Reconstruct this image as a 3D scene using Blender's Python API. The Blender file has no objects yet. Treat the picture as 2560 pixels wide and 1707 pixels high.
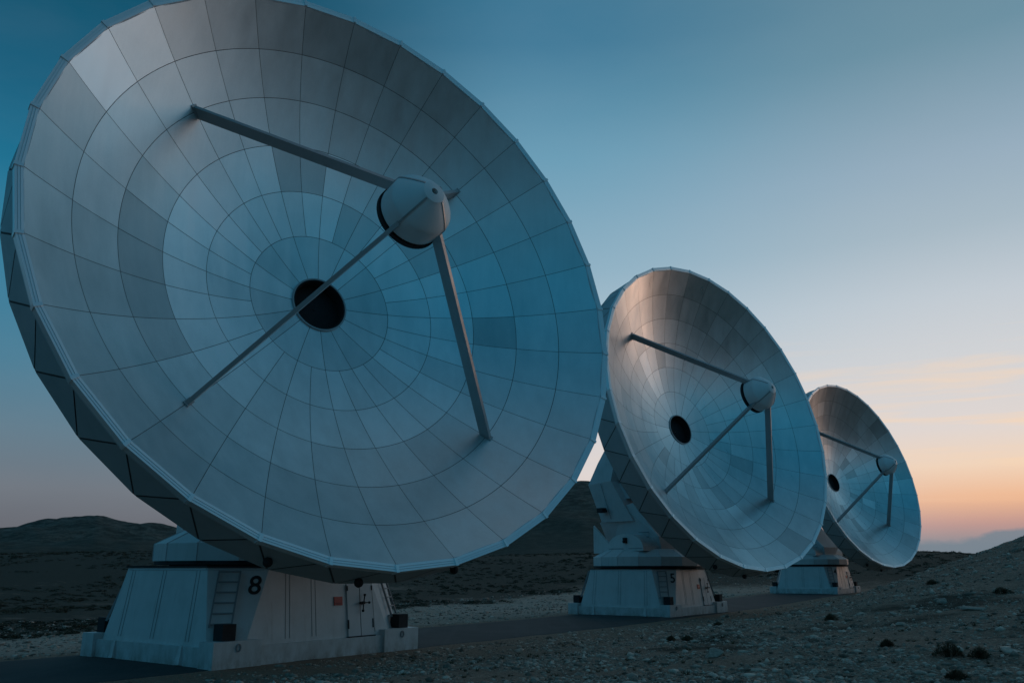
import bpy, bmesh, math, random
import numpy as np
from mathutils import Vector, Matrix, noise

random.seed(7)
RNG = np.random.default_rng(11)
scene = bpy.context.scene
COL = scene.collection
R = math.radians

# ------------------------------------------------------------------ helpers
def link(o, parent=None):
    COL.objects.link(o)
    if parent is not None:
        o.parent = parent
    return o

def mesh_obj(name, verts, faces, mat, parent=None, smooth=False):
    me = bpy.data.meshes.new(name)
    me.from_pydata([tuple(v) for v in verts], [], [tuple(f) for f in faces])
    me.materials.append(mat)
    if smooth:
        me.polygons.foreach_set('use_smooth', [True] * len(me.polygons))
    me.update()
    return link(bpy.data.objects.new(name, me), parent)

def bm_obj(name, bm, mat, parent=None, smooth=False, bevel=0.0, seg=1):
    if bevel > 0:
        es = [e for e in bm.edges if len(e.link_faces) == 2 and e.calc_face_angle(0) > 0.5]
        bmesh.ops.bevel(bm, geom=es, offset=bevel, segments=seg, affect='EDGES', clamp_overlap=True)
    bmesh.ops.recalc_face_normals(bm, faces=bm.faces)
    me = bpy.data.meshes.new(name)
    bm.to_mesh(me); bm.free()
    me.materials.append(mat)
    if smooth:
        me.polygons.foreach_set('use_smooth', [True] * len(me.polygons))
    return link(bpy.data.objects.new(name, me), parent)

class MB:
    """collects verts/faces; xf maps local (a,b,c) to the thing's own space"""
    def __init__(s, xf=None):
        s.v = []; s.f = []; s.xf = xf
    def add(s, vs, fs):
        n = len(s.v)
        s.v += [tuple(s.xf(Vector(p))) if s.xf else tuple(p) for p in vs]
        s.f += [tuple(i + n for i in f) for f in fs]
    def box(s, x0, x1, y0, y1, z0, z1):
        s.add([(x0,y0,z0),(x1,y0,z0),(x1,y1,z0),(x0,y1,z0),(x0,y0,z1),(x1,y0,z1),(x1,y1,z1),(x0,y1,z1)],
              [(3,2,1,0),(4,5,6,7),(0,1,5,4),(1,2,6,5),(2,3,7,6),(3,0,4,7)])
    def loft(s, loops, close=True, caps=True):
        n = len(loops[0]); vs = [p for l in loops for p in l]; fs = []
        for i in range(len(loops) - 1):
            for j in range(n if close else n - 1):
                k = (j + 1) % n
                fs.append((i*n + j, i*n + k, (i+1)*n + k, (i+1)*n + j))
        if caps:
            fs.append(tuple(range(n))[::-1]); fs.append(tuple(range((len(loops)-1)*n, len(loops)*n)))
        s.add(vs, fs)
    def lathe(s, prof, n=48, caps=False):
        s.loft([[(r*math.cos(2*math.pi*i/n), r*math.sin(2*math.pi*i/n), z) for i in range(n)] for r, z in prof], caps=caps)
    def bar(s, p, q, w, h, up=(0,0,1)):
        p = Vector(p); q = Vector(q); d = (q - p).normalized(); up = Vector(up)
        x = d.cross(up)
        if x.length < 1e-4: x = d.cross(Vector((1,0,0)))
        x.normalize(); y = x.cross(d).normalized()
        l = lambda c: [c + x*w/2 + y*h/2, c - x*w/2 + y*h/2, c - x*w/2 - y*h/2, c + x*w/2 - y*h/2]
        s.loft([l(p), l(q)])
    def sphere(s, c, r, n=14, m=9, sc=(1,1,1)):
        loops = []
        for i in range(1, m):
            t = math.pi*i/m
            loops.append([(c[0]+sc[0]*r*math.sin(t)*math.cos(2*math.pi*j/n), c[1]+sc[1]*r*math.sin(t)*math.sin(2*math.pi*j/n), c[2]+sc[2]*r*math.cos(t)) for j in range(n)])
        s.loft(loops, caps=True)
    def build(s, name, mat, parent=None, smooth=False, bevel=0.0, seg=1, extra=()):
        # extra: (MB, material) surface details (joints, seams) kept in the same mesh
        bm = bmesh.new()
        vs = [bm.verts.new(p) for p in s.v]
        for f in s.f:
            try: bm.faces.new([vs[i] for i in f])
            except ValueError: pass
        if bevel > 0:
            es = [e for e in bm.edges if len(e.link_faces) == 2 and e.calc_face_angle(0) > 0.5]
            bmesh.ops.bevel(bm, geom=es, offset=bevel, segments=seg, affect='EDGES', clamp_overlap=True)
        for k, (x, xm) in enumerate(extra):
            ev = [bm.verts.new(p) for p in x.v]
            for f in x.f:
                bm.faces.new([ev[i] for i in f]).material_index = k + 1
        o = bm_obj(name, bm, mat, parent, smooth)
        for x, xm in extra: o.data.materials.append(xm)
        return o

def tag(o, label=None, cat=None, group=None, kind=None):
    if label: o['label'] = label
    if cat: o['category'] = cat
    if group: o['group'] = group
    if kind: o['kind'] = kind
    return o

# ------------------------------------------------------------------ materials
class NT:
    def __init__(s, mat):
        s.t = mat.node_tree; s.n = s.t.nodes; s.l = s.t.links
    def new(s, typ, **kw):
        n = s.n.new(typ)
        for k, v in kw.items():
            setattr(n, k, v)
        return n
    def link(s, a, b): s.l.new(a, b)
    def val(s, sock, v):
        if hasattr(v, 'is_linked') or hasattr(v, 'links'): s.l.new(v, sock)
        else: sock.default_value = v
    def math(s, op, a, b=None, c=None, clamp=False):
        n = s.n.new('ShaderNodeMath'); n.operation = op; n.use_clamp = clamp
        for i, v in enumerate((a, b, c)):
            if v is not None: s.val(n.inputs[i], v)
        return n.outputs[0]
    def mix(s, f, a, b, typ='MIX'):
        n = s.n.new('ShaderNodeMix'); n.data_type = 'RGBA'; n.blend_type = typ; n.clamp_factor = True
        s.val(n.inputs[0], f)
        for i, v in ((6, a), (7, b)):
            if isinstance(v, tuple): v = (*v, 1) if len(v) == 3 else v
            s.val(n.inputs[i], v)
        return n.outputs[2]
    def noise(s, vec, scale, detail=6, rough=.6, dist=0.0):
        n = s.n.new('ShaderNodeTexNoise'); n.inputs['Scale'].default_value = scale
        n.inputs['Detail'].default_value = detail; n.inputs['Roughness'].default_value = rough
        n.inputs['Distortion'].default_value = dist
        if vec is not None: s.l.new(vec, n.inputs['Vector'])
        return n.outputs['Fac']
    def ramp(s, fac, stops, interp='LINEAR'):
        n = s.n.new('ShaderNodeValToRGB'); cr = n.color_ramp; cr.interpolation = interp
        while len(cr.elements) < len(stops): cr.elements.new(0.5)
        for e, (p, c) in zip(cr.elements, stops):
            e.position = p; e.color = (c, c, c, 1) if not isinstance(c, tuple) else (*c[:3], 1)
        s.l.new(fac, n.inputs[0]); return n.outputs[0]
    def mapping(s, vec, scale=(1,1,1), rot=(0,0,0), loc=(0,0,0)):
        n = s.n.new('ShaderNodeMapping'); n.inputs['Scale'].default_value = scale
        n.inputs['Rotation'].default_value = rot; n.inputs['Location'].default_value = loc
        s.l.new(vec, n.inputs['Vector']); return n.outputs[0]

def new_mat(name):
    m = bpy.data.materials.new(name); m.use_nodes = True
    nt = NT(m); b = nt.n['Principled BSDF']
    return m, nt, b

def paint(name, col, rough=.5, grime=.35, metal=0.0, scale=1.0, streak=True, bump=.15, splash=0.0):
    m, nt, b = new_mat(name)
    tc = nt.new('ShaderNodeTexCoord').outputs['Object']
    a = nt.noise(nt.mapping(tc, (scale*1.3,)*3), 1.0, 8, .65)
    st = nt.noise(nt.mapping(tc, (5*scale, 5*scale, .35*scale)), 1.0, 5, .6)
    f = nt.math('MULTIPLY', nt.ramp(a, [(.35, 0.0), (.75, 1.0)]), nt.ramp(st, [(.3, .2), (.8, 1.0)])) if streak else nt.ramp(a, [(.3, 0.0), (.8, 1.0)])
    f = nt.math('MULTIPLY', f, grime)
    dark = tuple(c*k for c, k in zip(col, (.42, .38, .33)))
    pc = nt.mix(f, col, dark)
    if splash:
        sz = nt.new('ShaderNodeSeparateXYZ'); nt.link(tc, sz.inputs[0])
        low = nt.ramp(sz.outputs[2], [(0.0, 1.0), (.18, .55), (.75, 0.0)])
        sn = nt.ramp(nt.noise(nt.mapping(tc, (4, 4, 2.2)), 1.0, 8, .7), [(.38, 0.0), (.66, 1.0)])
        pc = nt.mix(nt.math('MULTIPLY', nt.math('MULTIPLY', low, sn), splash), pc, (.20, .15, .105))
        rn = nt.ramp(nt.noise(nt.mapping(tc, (9, 9, .5)), 1.0, 4, .5), [(.62, 0.0), (.78, 1.0)])
        pc = nt.mix(nt.math('MULTIPLY', rn, splash*.35), pc, (.24, .16, .10))
    nt.link(pc, b.inputs['Base Color'])
    b.inputs['Metallic'].default_value = metal
    nt.link(nt.ramp(a, [(.2, rough*.8), (.8, min(1, rough*1.25))]), b.inputs['Roughness'])
    bp = nt.new('ShaderNodeBump'); bp.inputs['Strength'].default_value = bump; bp.inputs['Distance'].default_value = .02
    nt.link(nt.noise(tc, 3.0*scale, 4, .5), bp.inputs['Height']); nt.link(bp.outputs[0], b.inputs['Normal'])
    return m

WHITE = paint('white_steel_paint', (.63, .64, .64), .5, .45, splash=.75)
WHITE2 = paint('white_cabin_paint', (.58, .60, .61), .55, .4)
SHELLM = paint('shell_paint', (.46, .48, .49), .5, .3)
DARK = paint('black_steel', (.016, .016, .018), .8, .2)
GAP = paint('dark_joint', (.17, .155, .15), .8, .1)
STRUTM = paint('strut_paint', (.40, .41, .42), .42, .2, metal=.55)
RIMB = paint('rim_groove', (.6, .62, .64), .6, .1)
RIMM = paint('rim_aluminium', (.92, .93, .94), .36, .08, metal=.45)
SUBM = paint('subreflector_paint', (.76, .77, .77), .45, .2)
REDM = paint('red_sign_plate', (.45, .05, .035), .5, .25)
PRINTM = paint('dull_red_print', (.2, .03, .025), .6, .1)
BLACKP = paint('black_lettering', (.012, .012, .014), .6, .1)
SEAMM = paint('cladding_joint', (.22, .235, .24), .7, .2)
LADM = paint('ladder_grey', (.24, .25, .26), .55, .2)
GLASSM = paint('lamp_lens', (.25, .2, .18), .15, .1)

def reflector_mat():
    m, nt, b = new_mat('brushed_aluminium_panels')
    tc = nt.new('ShaderNodeTexCoord').outputs['Object']
    at = nt.new('ShaderNodeAttribute'); at.attribute_name = 'panel'
    sep = nt.new('ShaderNodeSeparateColor'); nt.link(at.outputs['Color'], sep.inputs[0])
    tone, rgh = sep.outputs[0], sep.outputs[1]
    n1 = nt.noise(tc, .55, 5, .6)
    n2 = nt.noise(nt.mapping(tc, (2.2, 2.2, .25)), 1.0, 6, .65)      # rain streaks run down
    n3 = nt.noise(tc, 30, 3, .6)
    mot = nt.math('ADD', nt.math('MULTIPLY', n1, .34), nt.math('MULTIPLY', n2, .36))
    mot = nt.math('ADD', mot, nt.math('MULTIPLY', n3, .10))          # ~ .40
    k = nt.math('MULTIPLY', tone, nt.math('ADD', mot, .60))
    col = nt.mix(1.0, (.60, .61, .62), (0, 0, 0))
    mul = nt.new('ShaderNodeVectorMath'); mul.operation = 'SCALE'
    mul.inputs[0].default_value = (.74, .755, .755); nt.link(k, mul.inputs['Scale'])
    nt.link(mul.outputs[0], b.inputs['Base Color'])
    b.inputs['Metallic'].default_value = .85
    nt.link(nt.math('ADD', rgh, nt.math('MULTIPLY', nt.math('SUBTRACT', n2, .5), .22)), b.inputs['Roughness'])
    bp = nt.new('ShaderNodeBump'); bp.inputs['Strength'].default_value = .05; bp.inputs['Distance'].default_value = .05
    nt.link(nt.noise(tc, 1.6, 3, .5), bp.inputs['Height']); nt.link(bp.outputs[0], b.inputs['Normal'])
    return m
REFL = reflector_mat()

# ------------------------------------------------------------------ telescope geometry (own space: z up, origin at base centre)
PED_YAW = .633
T_AX = Vector((math.sin(PED_YAW), math.cos(PED_YAW), 0)); R_AX = Vector((T_AX.y, -T_AX.x, 0))
def ped(p): return T_AX*p[0] + R_AX*p[1] + Vector((0, 0, p[2]))        # (along track, across, up)
A_AX = Vector((.616, -.788, 0)); E_AX = Vector((.788, .616, 0))
def yoke(p): return A_AX*p[0] + E_AX*p[1] + Vector((0, 0, p[2]))       # (pointing, elevation axis, up)
EL = R(12.6)
N_AX = A_AX*math.cos(EL) + Vector((0, 0, math.sin(EL)))
U_AX = -A_AX*math.sin(EL) + Vector((0, 0, math.cos(EL)))
X_AX = E_AX.copy()
VTX = A_AX*2.535 + Vector((0, 0, 8.87))
def dish(p): return VTX + X_AX*p[0] + U_AX*p[1] + N_AX*p[2]
FOC = 4.85
RINGS = [.76, 1.975, 3.18, 4.335, 5.445, 6.49, 7.505]
def par(r, deg, dz=0.0):
    a = R(deg); return (r*math.cos(a), r*math.sin(a), r*r/(4*FOC) + dz)
SEC = 11.25
def kang(k): return 135 - SEC*k

def reflector(name, parent, tones, seed):
    rnd = random.Random(seed)
    vs, fs, att = [], [], []
    for ring in range(6):
        n = 16 if ring == 0 else 32
        for s in range(n):
            step = 360/n
            a0, a1 = kang(0) - step*s, kang(0) - step*(s+1)
            key = (ring, s)
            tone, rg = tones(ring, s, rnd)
            g = .0065
            r0, r1 = RINGS[ring] + g, RINGS[ring+1] - g
            tr, ta = rnd.gauss(0, .0012), rnd.gauss(0, .0012)       # slight panel misalignment
            rm, am = (r0+r1)/2, (a0+a1)/2
            NR, NA = 5, (6 if ring == 0 else 5)
            base = len(vs)
            for i in range(NR+1):
                r = r0 + (r1-r0)*i/NR; da = math.degrees(g/r)
                for j in range(NA+1):
                    a = (a0 - da) + ((a1 + da) - (a0 - da))*j/NA
                    x, y, z = par(r, a)
                    z += tr*(r-rm) + ta*R(a-am)*r
                    vs.append(dish((x, y, z)))
            for i in range(NR):
                for j in range(NA):
                    q = base + i*(NA+1) + j
                    fs.append((q, q+NA+1, q+NA+2, q+1)); att.append((tone, rg))
    o = mesh_obj(name, vs, fs, REFL, parent, smooth=True)
    me = o.data
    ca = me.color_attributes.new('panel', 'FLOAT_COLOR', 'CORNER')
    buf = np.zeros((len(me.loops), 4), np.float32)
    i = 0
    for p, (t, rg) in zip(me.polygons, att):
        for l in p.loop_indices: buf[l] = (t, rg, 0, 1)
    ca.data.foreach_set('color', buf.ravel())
    return o

def tones_first(ring, s, rnd):
    # ring 1..5, s = sector clockwise from the upper left strut
    s = s % 32
    t = 1.0 + rnd.gauss(0, .05); rg = .38 + rnd.uniform(-.03, .03)
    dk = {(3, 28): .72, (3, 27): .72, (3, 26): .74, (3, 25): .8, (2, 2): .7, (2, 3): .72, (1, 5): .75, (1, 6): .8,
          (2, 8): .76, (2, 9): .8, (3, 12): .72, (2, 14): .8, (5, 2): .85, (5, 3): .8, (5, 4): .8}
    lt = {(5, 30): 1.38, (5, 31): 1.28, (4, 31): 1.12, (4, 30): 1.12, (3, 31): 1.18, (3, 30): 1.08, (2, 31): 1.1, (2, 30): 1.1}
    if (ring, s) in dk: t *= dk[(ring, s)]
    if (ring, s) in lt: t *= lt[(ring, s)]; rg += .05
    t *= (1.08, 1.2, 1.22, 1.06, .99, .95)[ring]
    return t, rg
def tones_rand(ring, s, rnd):
    t = .97 + rnd.gauss(0, .035); rg = .35 + rnd.uniform(-.05, .05)
    if rnd.random() < .06: t *= .75
    if rnd.random() < .05: t *= 1.2
    return t, rg

def text_mesh(ch, size):
    cu = bpy.data.curves.new('lettering', 'FONT'); cu.body = ch; cu.size = size
    cu.align_x = 'CENTER'; cu.align_y = 'CENTER'; cu.offset = size*.010; cu.extrude = .006
    o = bpy.data.objects.new('lettering', cu); COL.objects.link(o)
    dg = bpy.context.evaluated_depsgraph_get(); dg.update()
    me = bpy.data.meshes.new_from_object(o.evaluated_get(dg))
    bpy.data.objects.remove(o); bpy.data.curves.remove(cu)
    return me

# octagonal pedestal outline (t, r): index order around
def octo(tf, rh, rf, th):
    return [(-tf,-rh),(-tf,rh),(-th,rf),(th,rf),(tf,rh),(tf,-rh),(th,-rf),(-th,-rf)]
ZB, ZT = .42, 2.12
OB, OT = octo(3.05, 2.15, 2.54, 2.31), octo(2.845, 1.66, 2.32, 1.595)

def face_frame(i, proud=.004):
    """frame of pedestal face i: function (s, h) -> point in own space; s runs 0 at middle along the face, h up the face height z"""
    b0, b1 = Vector((*OB[i], ZB)), Vector((*OB[(i+1) % 8], ZB)); t0, t1 = Vector((*OT[i], ZT)), Vector((*OT[(i+1) % 8], ZT))
    nrm = (b1 - b0).cross(((t0+t1) - (b0+b1))).normalized()
    ctr = (b0+b1+t0+t1)/4
    if nrm.dot(Vector((ctr.x, ctr.y, 0))) < 0: nrm.negate()
    d = (b1 - b0).normalized()
    mb, mt = (b0+b1)/2, (t0+t1)/2
    def P(s, z, off=0.0):
        m = mb + (mt - mb)*((z - ZB)/(ZT - ZB))
        return m + d*s + nrm*(proud + off)
    return P, nrm, d

def build_telescope():
    root = link(bpy.data.objects.new('radio_telescope', None)); root.empty_display_size = 1
    # --- plinth
    m = MB(ped); m.box(-3.17, 3.17, -2.64, 2.64, -.03, .405)
    pl = m.build('plinth', WHITE, root, bevel=.015)
    for st in (-1, 1):
        for sr in (-1, 1):
            m = MB(ped); t0, t1 = sorted((st*1.97, st*3.262)); r0, r1 = sorted((sr*2.20, sr*2.725))
            m.box(t0, t1, r0, r1, -.03, .545)
            m.build('corner_block', WHITE, pl, bevel=.02)
            m = MB(ped); m.box(*sorted((st*2.62, st*2.97)), *sorted((sr*2.27, sr*2.60)), .546, .90)
            m.build('buffer_block', DARK, pl, bevel=.02)
            # lifting eye on the long side
            m = MB(ped)
            c = Vector((st*2.62, sr*2.735, .40))
            for q in range(12):
                a0, a1 = q/12*2*math.pi, (q+1)/12*2*math.pi
                m.bar(c + Vector((.055*math.cos(a0), 0, .075*math.sin(a0))), c + Vector((.055*math.cos(a1), 0, .075*math.sin(a1))), .03, .03, (0,1,0))
            m.build('lifting_eye', LADM, pl)
    for st in (-1, 1):
        for rr in (-1.35, 1.40):
            m = MB(ped)
            m.loft([[(st*3.172, rr-.09, 0), (st*3.172, rr+.09, 0), (st*3.172, rr+.05, .43), (st*3.172, rr-.03, .43)],
                    [(st*3.26, rr-.09, .02), (st*3.26, rr+.09, .02), (st*3.19, rr+.05, .43), (st*3.19, rr-.03, .43)]])
            m.build('bracket', WHITE, pl, bevel=.01)
    # --- pedestal body
    m = MB(ped)
    m.loft([[(*p, ZB - .02) for p in OB], [(*p, ZT) for p in OT]])
    # narrow vertical joint strips and seams on every face
    body = m
    m = MB(ped)
    for i, ss in ((0, (-1.42, -.02, 1.40)), (4, (-1.42, .02, 1.40)), (2, (-1.10, -.28, 1.73)), (6, (-1.7, -.3, 1.1))):
        P, nrm, d = face_frame(i, .001)
        sg = 1 if i in (0,) else 1
        for s in ss:
            for ds in (0, .13):
                s0 = s + ds - .065
                m.loft([[P(s0 - .006, .50), P(s0 + .006, .50), P(s0 + .006, .50, .004), P(s0 - .006, .50, .004)],
                        [P(s0*.96 - .006, 2.06), P(s0*.96 + .006, 2.06), P(s0*.96 + .006, 2.06, .004), P(s0*.96 - .006, 2.06, .004)]])
    seams = m
    m = MB(ped)
    for i in (0, 2, 4, 6, 1, 3, 5, 7):
        P, nrm, d = face_frame(i, .001)
        w = ((Vector(OT[i]) - Vector(OT[(i+1) % 8])).length)/2 - .02
        m.loft([[P(-w, 2.06), P(w, 2.06), P(w, 2.06, .012), P(-w, 2.06, .012)], [P(-w, 2.10), P(w, 2.10), P(w, 2.10, .012), P(-w, 2.10, .012)]])
    pb = body.build('pedestal', WHITE, root, bevel=.02, extra=((seams, SEAMM), (m, WHITE2)))
    # --- ladders on the four cut corners
    for i in (1, 3, 5, 7):
        P, nrm, d = face_frame(i)
        lad = MB(ped)
        sL = .0
        o = -.20 if i in (1, 5) else .20
        for s in (o - .24, o + .24):
            lad.bar(P(s, .80, .09), P(s, 2.02, .07), .035, .05, nrm)
            for z in (.86, 1.95): lad.bar(P(s, z, -.02), P(s, z, .09), .03, .03)
        for q in range(6):
            z = .86 + q*.228
            lad.bar(P(o - .24, z, .085), P(o + .24, z, .085), .03, .03, nrm)
        lad.build('ladder', LADM, root)
    # --- number on the corner nearest the lens side, warning sign, double door
    P, nrm, d = face_frame(2)
    m = MB(ped)
    x = lambda s, z, o0, o1, w, h: [[P(s-w/2, z-h/2, o0), P(s+w/2, z-h/2, o0), P(s+w/2, z+h/2, o0), P(s-w/2, z+h/2, o0)], [P(s-w/2, z-h/2, o1), P(s+w/2, z-h/2, o1), P(s+w/2, z+h/2, o1), P(s-w/2, z+h/2, o1)]]
    m.loft(x(.53, 1.30, 0, .02, .28, .21)); ws = m.build('warning_sign', REDM, pb)
    m = MB(ped)
    m.loft(x(.53, 1.245, .021, .023, .2, .018)); m.loft(x(.53, 1.22, .021, .023, .16, .012))
    m.build('sign_lettering', PRINTM, ws)
    for s0 in (.83, 1.285):
        m = MB(ped); m.loft(x(s0 + .205, 1.05, 0, .035, .425, 1.32)); dr = m.build('door', WHITE2, root, bevel=.008)
        m = MB(ped); m.loft(x(s0 + (.0 if s0 < 1 else .41), .72, .02, .05, .03, .22)); m.build('hinge', DARK, dr)
        m = MB(ped); m.loft(x(s0 + (.0 if s0 < 1 else .41), 1.6, .02, .05, .03, .12)); m.build('hinge', DARK, dr)
        if s0 > 1:
            m = MB(ped); c = (s0 + .03, 1.225)
            m.bar(P(*c, .03), P(*c, .14), .07, .07)
            for a in (75, 195+65, 0, 180):
                L = .2 if a != 180 else .12
                e = (c[0] + L*math.cos(R(a)), c[1] + L*math.sin(R(a)))
                m.bar(P(*c, .12), P(*e, .12), .025, .025)
                m.sphere(P(*e, .12), .035, 10, 7)
            m.build('wheel_handle', DARK, dr)
    m = MB(ped); m.loft(x(1.25, .40, 0, .09, .95, .05)); m.build('door_sill', DARK, root)
    # --- turntable and turret house
    m = MB(yoke); m.lathe([(2.05, 2.12), (2.35, 2.12), (2.35, 2.19), (2.72, 2.19), (2.72, 2.275), (2.0, 2.275)], 64)
    m.build('turntable_shadow_gap', DARK, root)  # black colour stands in for the shaded gap below the turret house
    m = MB(ped); m.loft([[(p[0]*1.015, p[1]*1.02, 2.122) for p in OT], [(p[0]*1.015, p[1]*1.02, 2.165) for p in OT]])
    m.build('bearing_plate', DARK, root)
    m = MB(yoke); n = 16; off = 11.25
    ring = lambda r, z: [(r*math.cos(R(off + 22.5*i)), r*math.sin(R(off + 22.5*i)), z) for i in range(n)]
    m.loft([ring(2.76, 2.28), ring(2.76, 2.70), ring(2.1, 3.04), ring(1.9, 3.08)])
    body = m; m = MB(yoke)
    for i in range(n):
        a = R(off + 22.5*i)
        for r0, z0, r1, z1 in ((2.762, 2.30, 2.762, 2.70), (2.762, 2.70, 2.11, 3.04)):
            m.bar((r0*math.cos(a), r0*math.sin(a), z0), (r1*math.cos(a), r1*math.sin(a), z1), .03, .02, (math.cos(a), math.sin(a), .3))
    body.build('turret_house', WHITE, root, bevel=.02, extra=((m, WHITE2),))
    # arched gear cover between the yoke cheeks
    m = MB(yoke); pr = []
    for q in range(19):
        t = math.pi*q/18
        pr.append((.35 - 1.22*math.cos(t), 2.98 + .82*math.sin(t)**.75))
    m.loft([[(a, e, z) for a, z in pr] for e in (-1.95, 1.95)])
    gc = m.build('gear_cover', WHITE, root, bevel=.04, seg=2)
    m = MB(yoke); m.box(.32, .52, -2.07, -1.95, 3.36, 3.62); m.sphere((.42, -2.07, 3.44), .09)
    m.build('wall_lamp', DARK, gc, bevel=.02)
    m = MB(yoke)
    for a0, a1 in ((-.75, .25), (.6, 1.5)): m.box(a0, a1, -1.962, -1.952, 3.085, 3.11)
    m.build('joint_strip', LADM, gc)
    # --- yoke pier with rear fin and sloping front
    m = MB(yoke)
    m.loft([[(a, sg*w, z) for a, z, w in ((-2.0, 2.95, .55), (-2.05, 4.44, 1.3), (-.4, 5.2, 1.3), (.25, 5.35, 1.2), (1.78, 3.66, 1.05), (1.62, 3.0, .7))] for sg in (-1, 1)])
    pier = m.build('yoke_pier', WHITE2, root, bevel=.03)
    for s in (-1, 1):
        m = MB(yoke)
        m.loft([[(-2.14, s*1.60, 2.9), (-2.14, s*1.60, 4.32), (-1.0, s*1.60, 3.35), (-.95, s*1.60, 2.9)],
                [(-2.14, s*1.70, 2.9), (-2.12, s*1.70, 4.28), (-1.0, s*1.70, 3.3), (-.95, s*1.70, 2.9)]])
        m.build('fin', WHITE, pier, bevel=.01)
    m = MB(yoke)
    for q in range(5): m.bar((.6, -1.2, 3.9 + .22*q - .9), (1.25, -1.2, 3.9 + .22*q - .9), .05, .04)
    m.build('step_rungs', LADM, pier)
    # --- receiver cabin
    m = MB(yoke)
    lp = lambda w, a0, a1, z0, z1: [(a0, -w, z0), (a1, -w, z1), (a1, w, z1), (a0, w, z0)]
    m.loft([lp(1.28, -1.92, .32, 4.47, 4.46), lp(1.62, -2.52, -.84, 6.41, 6.5), lp(1.42, -1.98, -.72, 7.5, 7.5), lp(1.22, -1.62, -.72, 8.2, 8.2), lp(1.0, -1.2, -.4, 8.75, 8.8)])
    cab = m.build('receiver_cabin', WHITE2, root, bevel=.03)
    m = MB(yoke); m.box(-.84+.1, 1.6, -1.1, 1.1, 5.6, 8.6); m.build('elevation_housing', WHITE2, root, bevel=.04)
    m = MB(yoke); w0 = 1.43
    m.box(-1.72, -1.30, -1.82, -1.52, 4.93, 5.16); m.box(-1.5, -1.42, -1.55, -1.3, 4.98, 5.08)
    m.build('floodlight', DARK, cab, bevel=.02)
    m = MB(yoke); m.bar((-1.55, -1.665, 6.40), (-1.15, -1.365, 4.6), .025, .012, (0, 1, 0)); m.build('cabin_seam', LADM, cab)
    # --- dish back: triangular shell panels between rim and back ring, rear cone
    zr, zb, rr_, rb_ = 2.80, 1.60, 7.60, 7.66
    RP = [Vector((rr_*math.cos(R(kang(k))), rr_*math.sin(R(kang(k))), zr)) for k in range(32)]
    BP = [Vector((rb_*math.cos(R(kang(k) - 5.6)), rb_*math.sin(R(kang(k) - 5.6)), zb)) for k in range(32)]
    m = MB(dish)
    def tri(a, b, c, g=.02):
        # shrink towards the incentre so that an even joint stays open all round
        la, lb, lc = (b-c).length, (a-c).length, (a-b).length
        I = (a*la + b*lb + c*lc)/(la+lb+lc)
        ar = (b-a).cross(c-a).length/2; rin = 2*ar/(la+lb+lc); k = 1 - g/rin
        m.add([I + (p-I)*k for p in (a, b, c)], [(0, 1, 2)])
    for k in range(32):
        n1 = (k+1) % 32
        tri(RP[k], BP[k], RP[n1]); tri(BP[k], BP[n1], RP[n1])
    for k in range(32):
        n1 = (k+1) % 32
        inner0 = Vector((BP[k].x*.30, BP[k].y*.30, -1.0)); inner1 = Vector((BP[n1].x*.30, BP[n1].y*.30, -1.0))
        m.add([BP[k]*.998, BP[n1]*.998, inner1, inner0], [(0, 1, 2, 3)])
    sh = m.build('dish_shell', SHELLM, root)
    m = MB(dish)
    cs = lambda p, s, dz: (p.x*s, p.y*s, p.z+dz)
    fs = []; vs = [cs(p, .9965, 0) for p in RP] + [cs(p, .9965, .012) for p in BP]
    for k in range(32):
        n1 = (k+1) % 32
        fs += [(k, 32+k, n1), (32+k, 32+n1, n1)]
    m.add(vs, fs)
    m.build('joint_backing', GAP, sh)
    m = MB(dish); m.lathe([(2.28, -1.02), (2.15, -1.5), (1.5, -1.9), (.05, -1.9)], 32)
    m.build('rear_hub', WHITE2, root)
    for deg, z in ((-108.5, 2.15), (-93.0, 2.02), (-75.0, 2.1)):
        m = MB(dish); m.sphere((7.70*math.cos(R(deg)), 7.70*math.sin(R(deg)), z), .10); m.build('dome_lamp', DARK, sh, smooth=True)
    # --- rim: three parallel polygonal strips
    def strip(m, r0, r1, z0, z1, tilt=0.0):
        q = lambda r, z: [(r*math.cos(R(kang(k)))/1, r*math.sin(R(kang(k))), z) for k in range(32)]
        m.loft([q(r0, z0), q(r0, z1 - tilt), q(r1, z1), q(r1, z0), q(r0, z0)], caps=False)
    m = MB(dish)
    strip(m, 7.512, 7.567, 2.74, 2.94, .02); strip(m, 7.571, 7.619, 2.78, 2.945, .012); strip(m, 7.623, 7.672, 2.77, 2.95, .012)
    rim = m.build('rim', RIMM, root)
    m = MB(dish); strip(m, 7.50, 7.67, 2.72, 2.885); m.build('rim_backing', RIMB, rim)
    for k in range(32):
        a = R(kang(k)); c, s = math.cos(a), math.sin(a)
        m = MB(dish)
        for d0 in (-.035,):
            l = lambda r, z: [(r*c - (d0)*s, r*s + (d0)*c, z), (r*c - (d0+.07)*s, r*s + (d0+.07)*c, z)]
            p = l(7.515, 2.76) + l(7.685, 2.76)[::-1]; t = l(7.515, 2.948) + l(7.685, 2.972)[::-1]
            m.loft([p, t])
        m.build('rim_clamp', RIMM, rim)
    # dark sheet under the panel joints, hub opening
    m = MB(dish); m.lathe([(r, r*r/(4*FOC) - .022) for r in (.74, 1.4, 2, 2.8, 3.6, 4.4, 5.2, 6.0, 6.8, 7.51)], 96)
    m.build('panel_support', GAP, root, smooth=True)
    m = MB(dish); m.lathe([(.735, .05), (.70, .06), (.70, -.30), (.69, -.32), (.02, -.32)], 48); m.build('hub_opening', DARK, root)
    m = MB(dish); m.lathe([(.775, .028), (.775, .07), (.735, .07), (.735, .03)], 64); m.build('hub_ring', STRUTM, root)
    # --- subreflector
    m = MB(dish)
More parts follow.
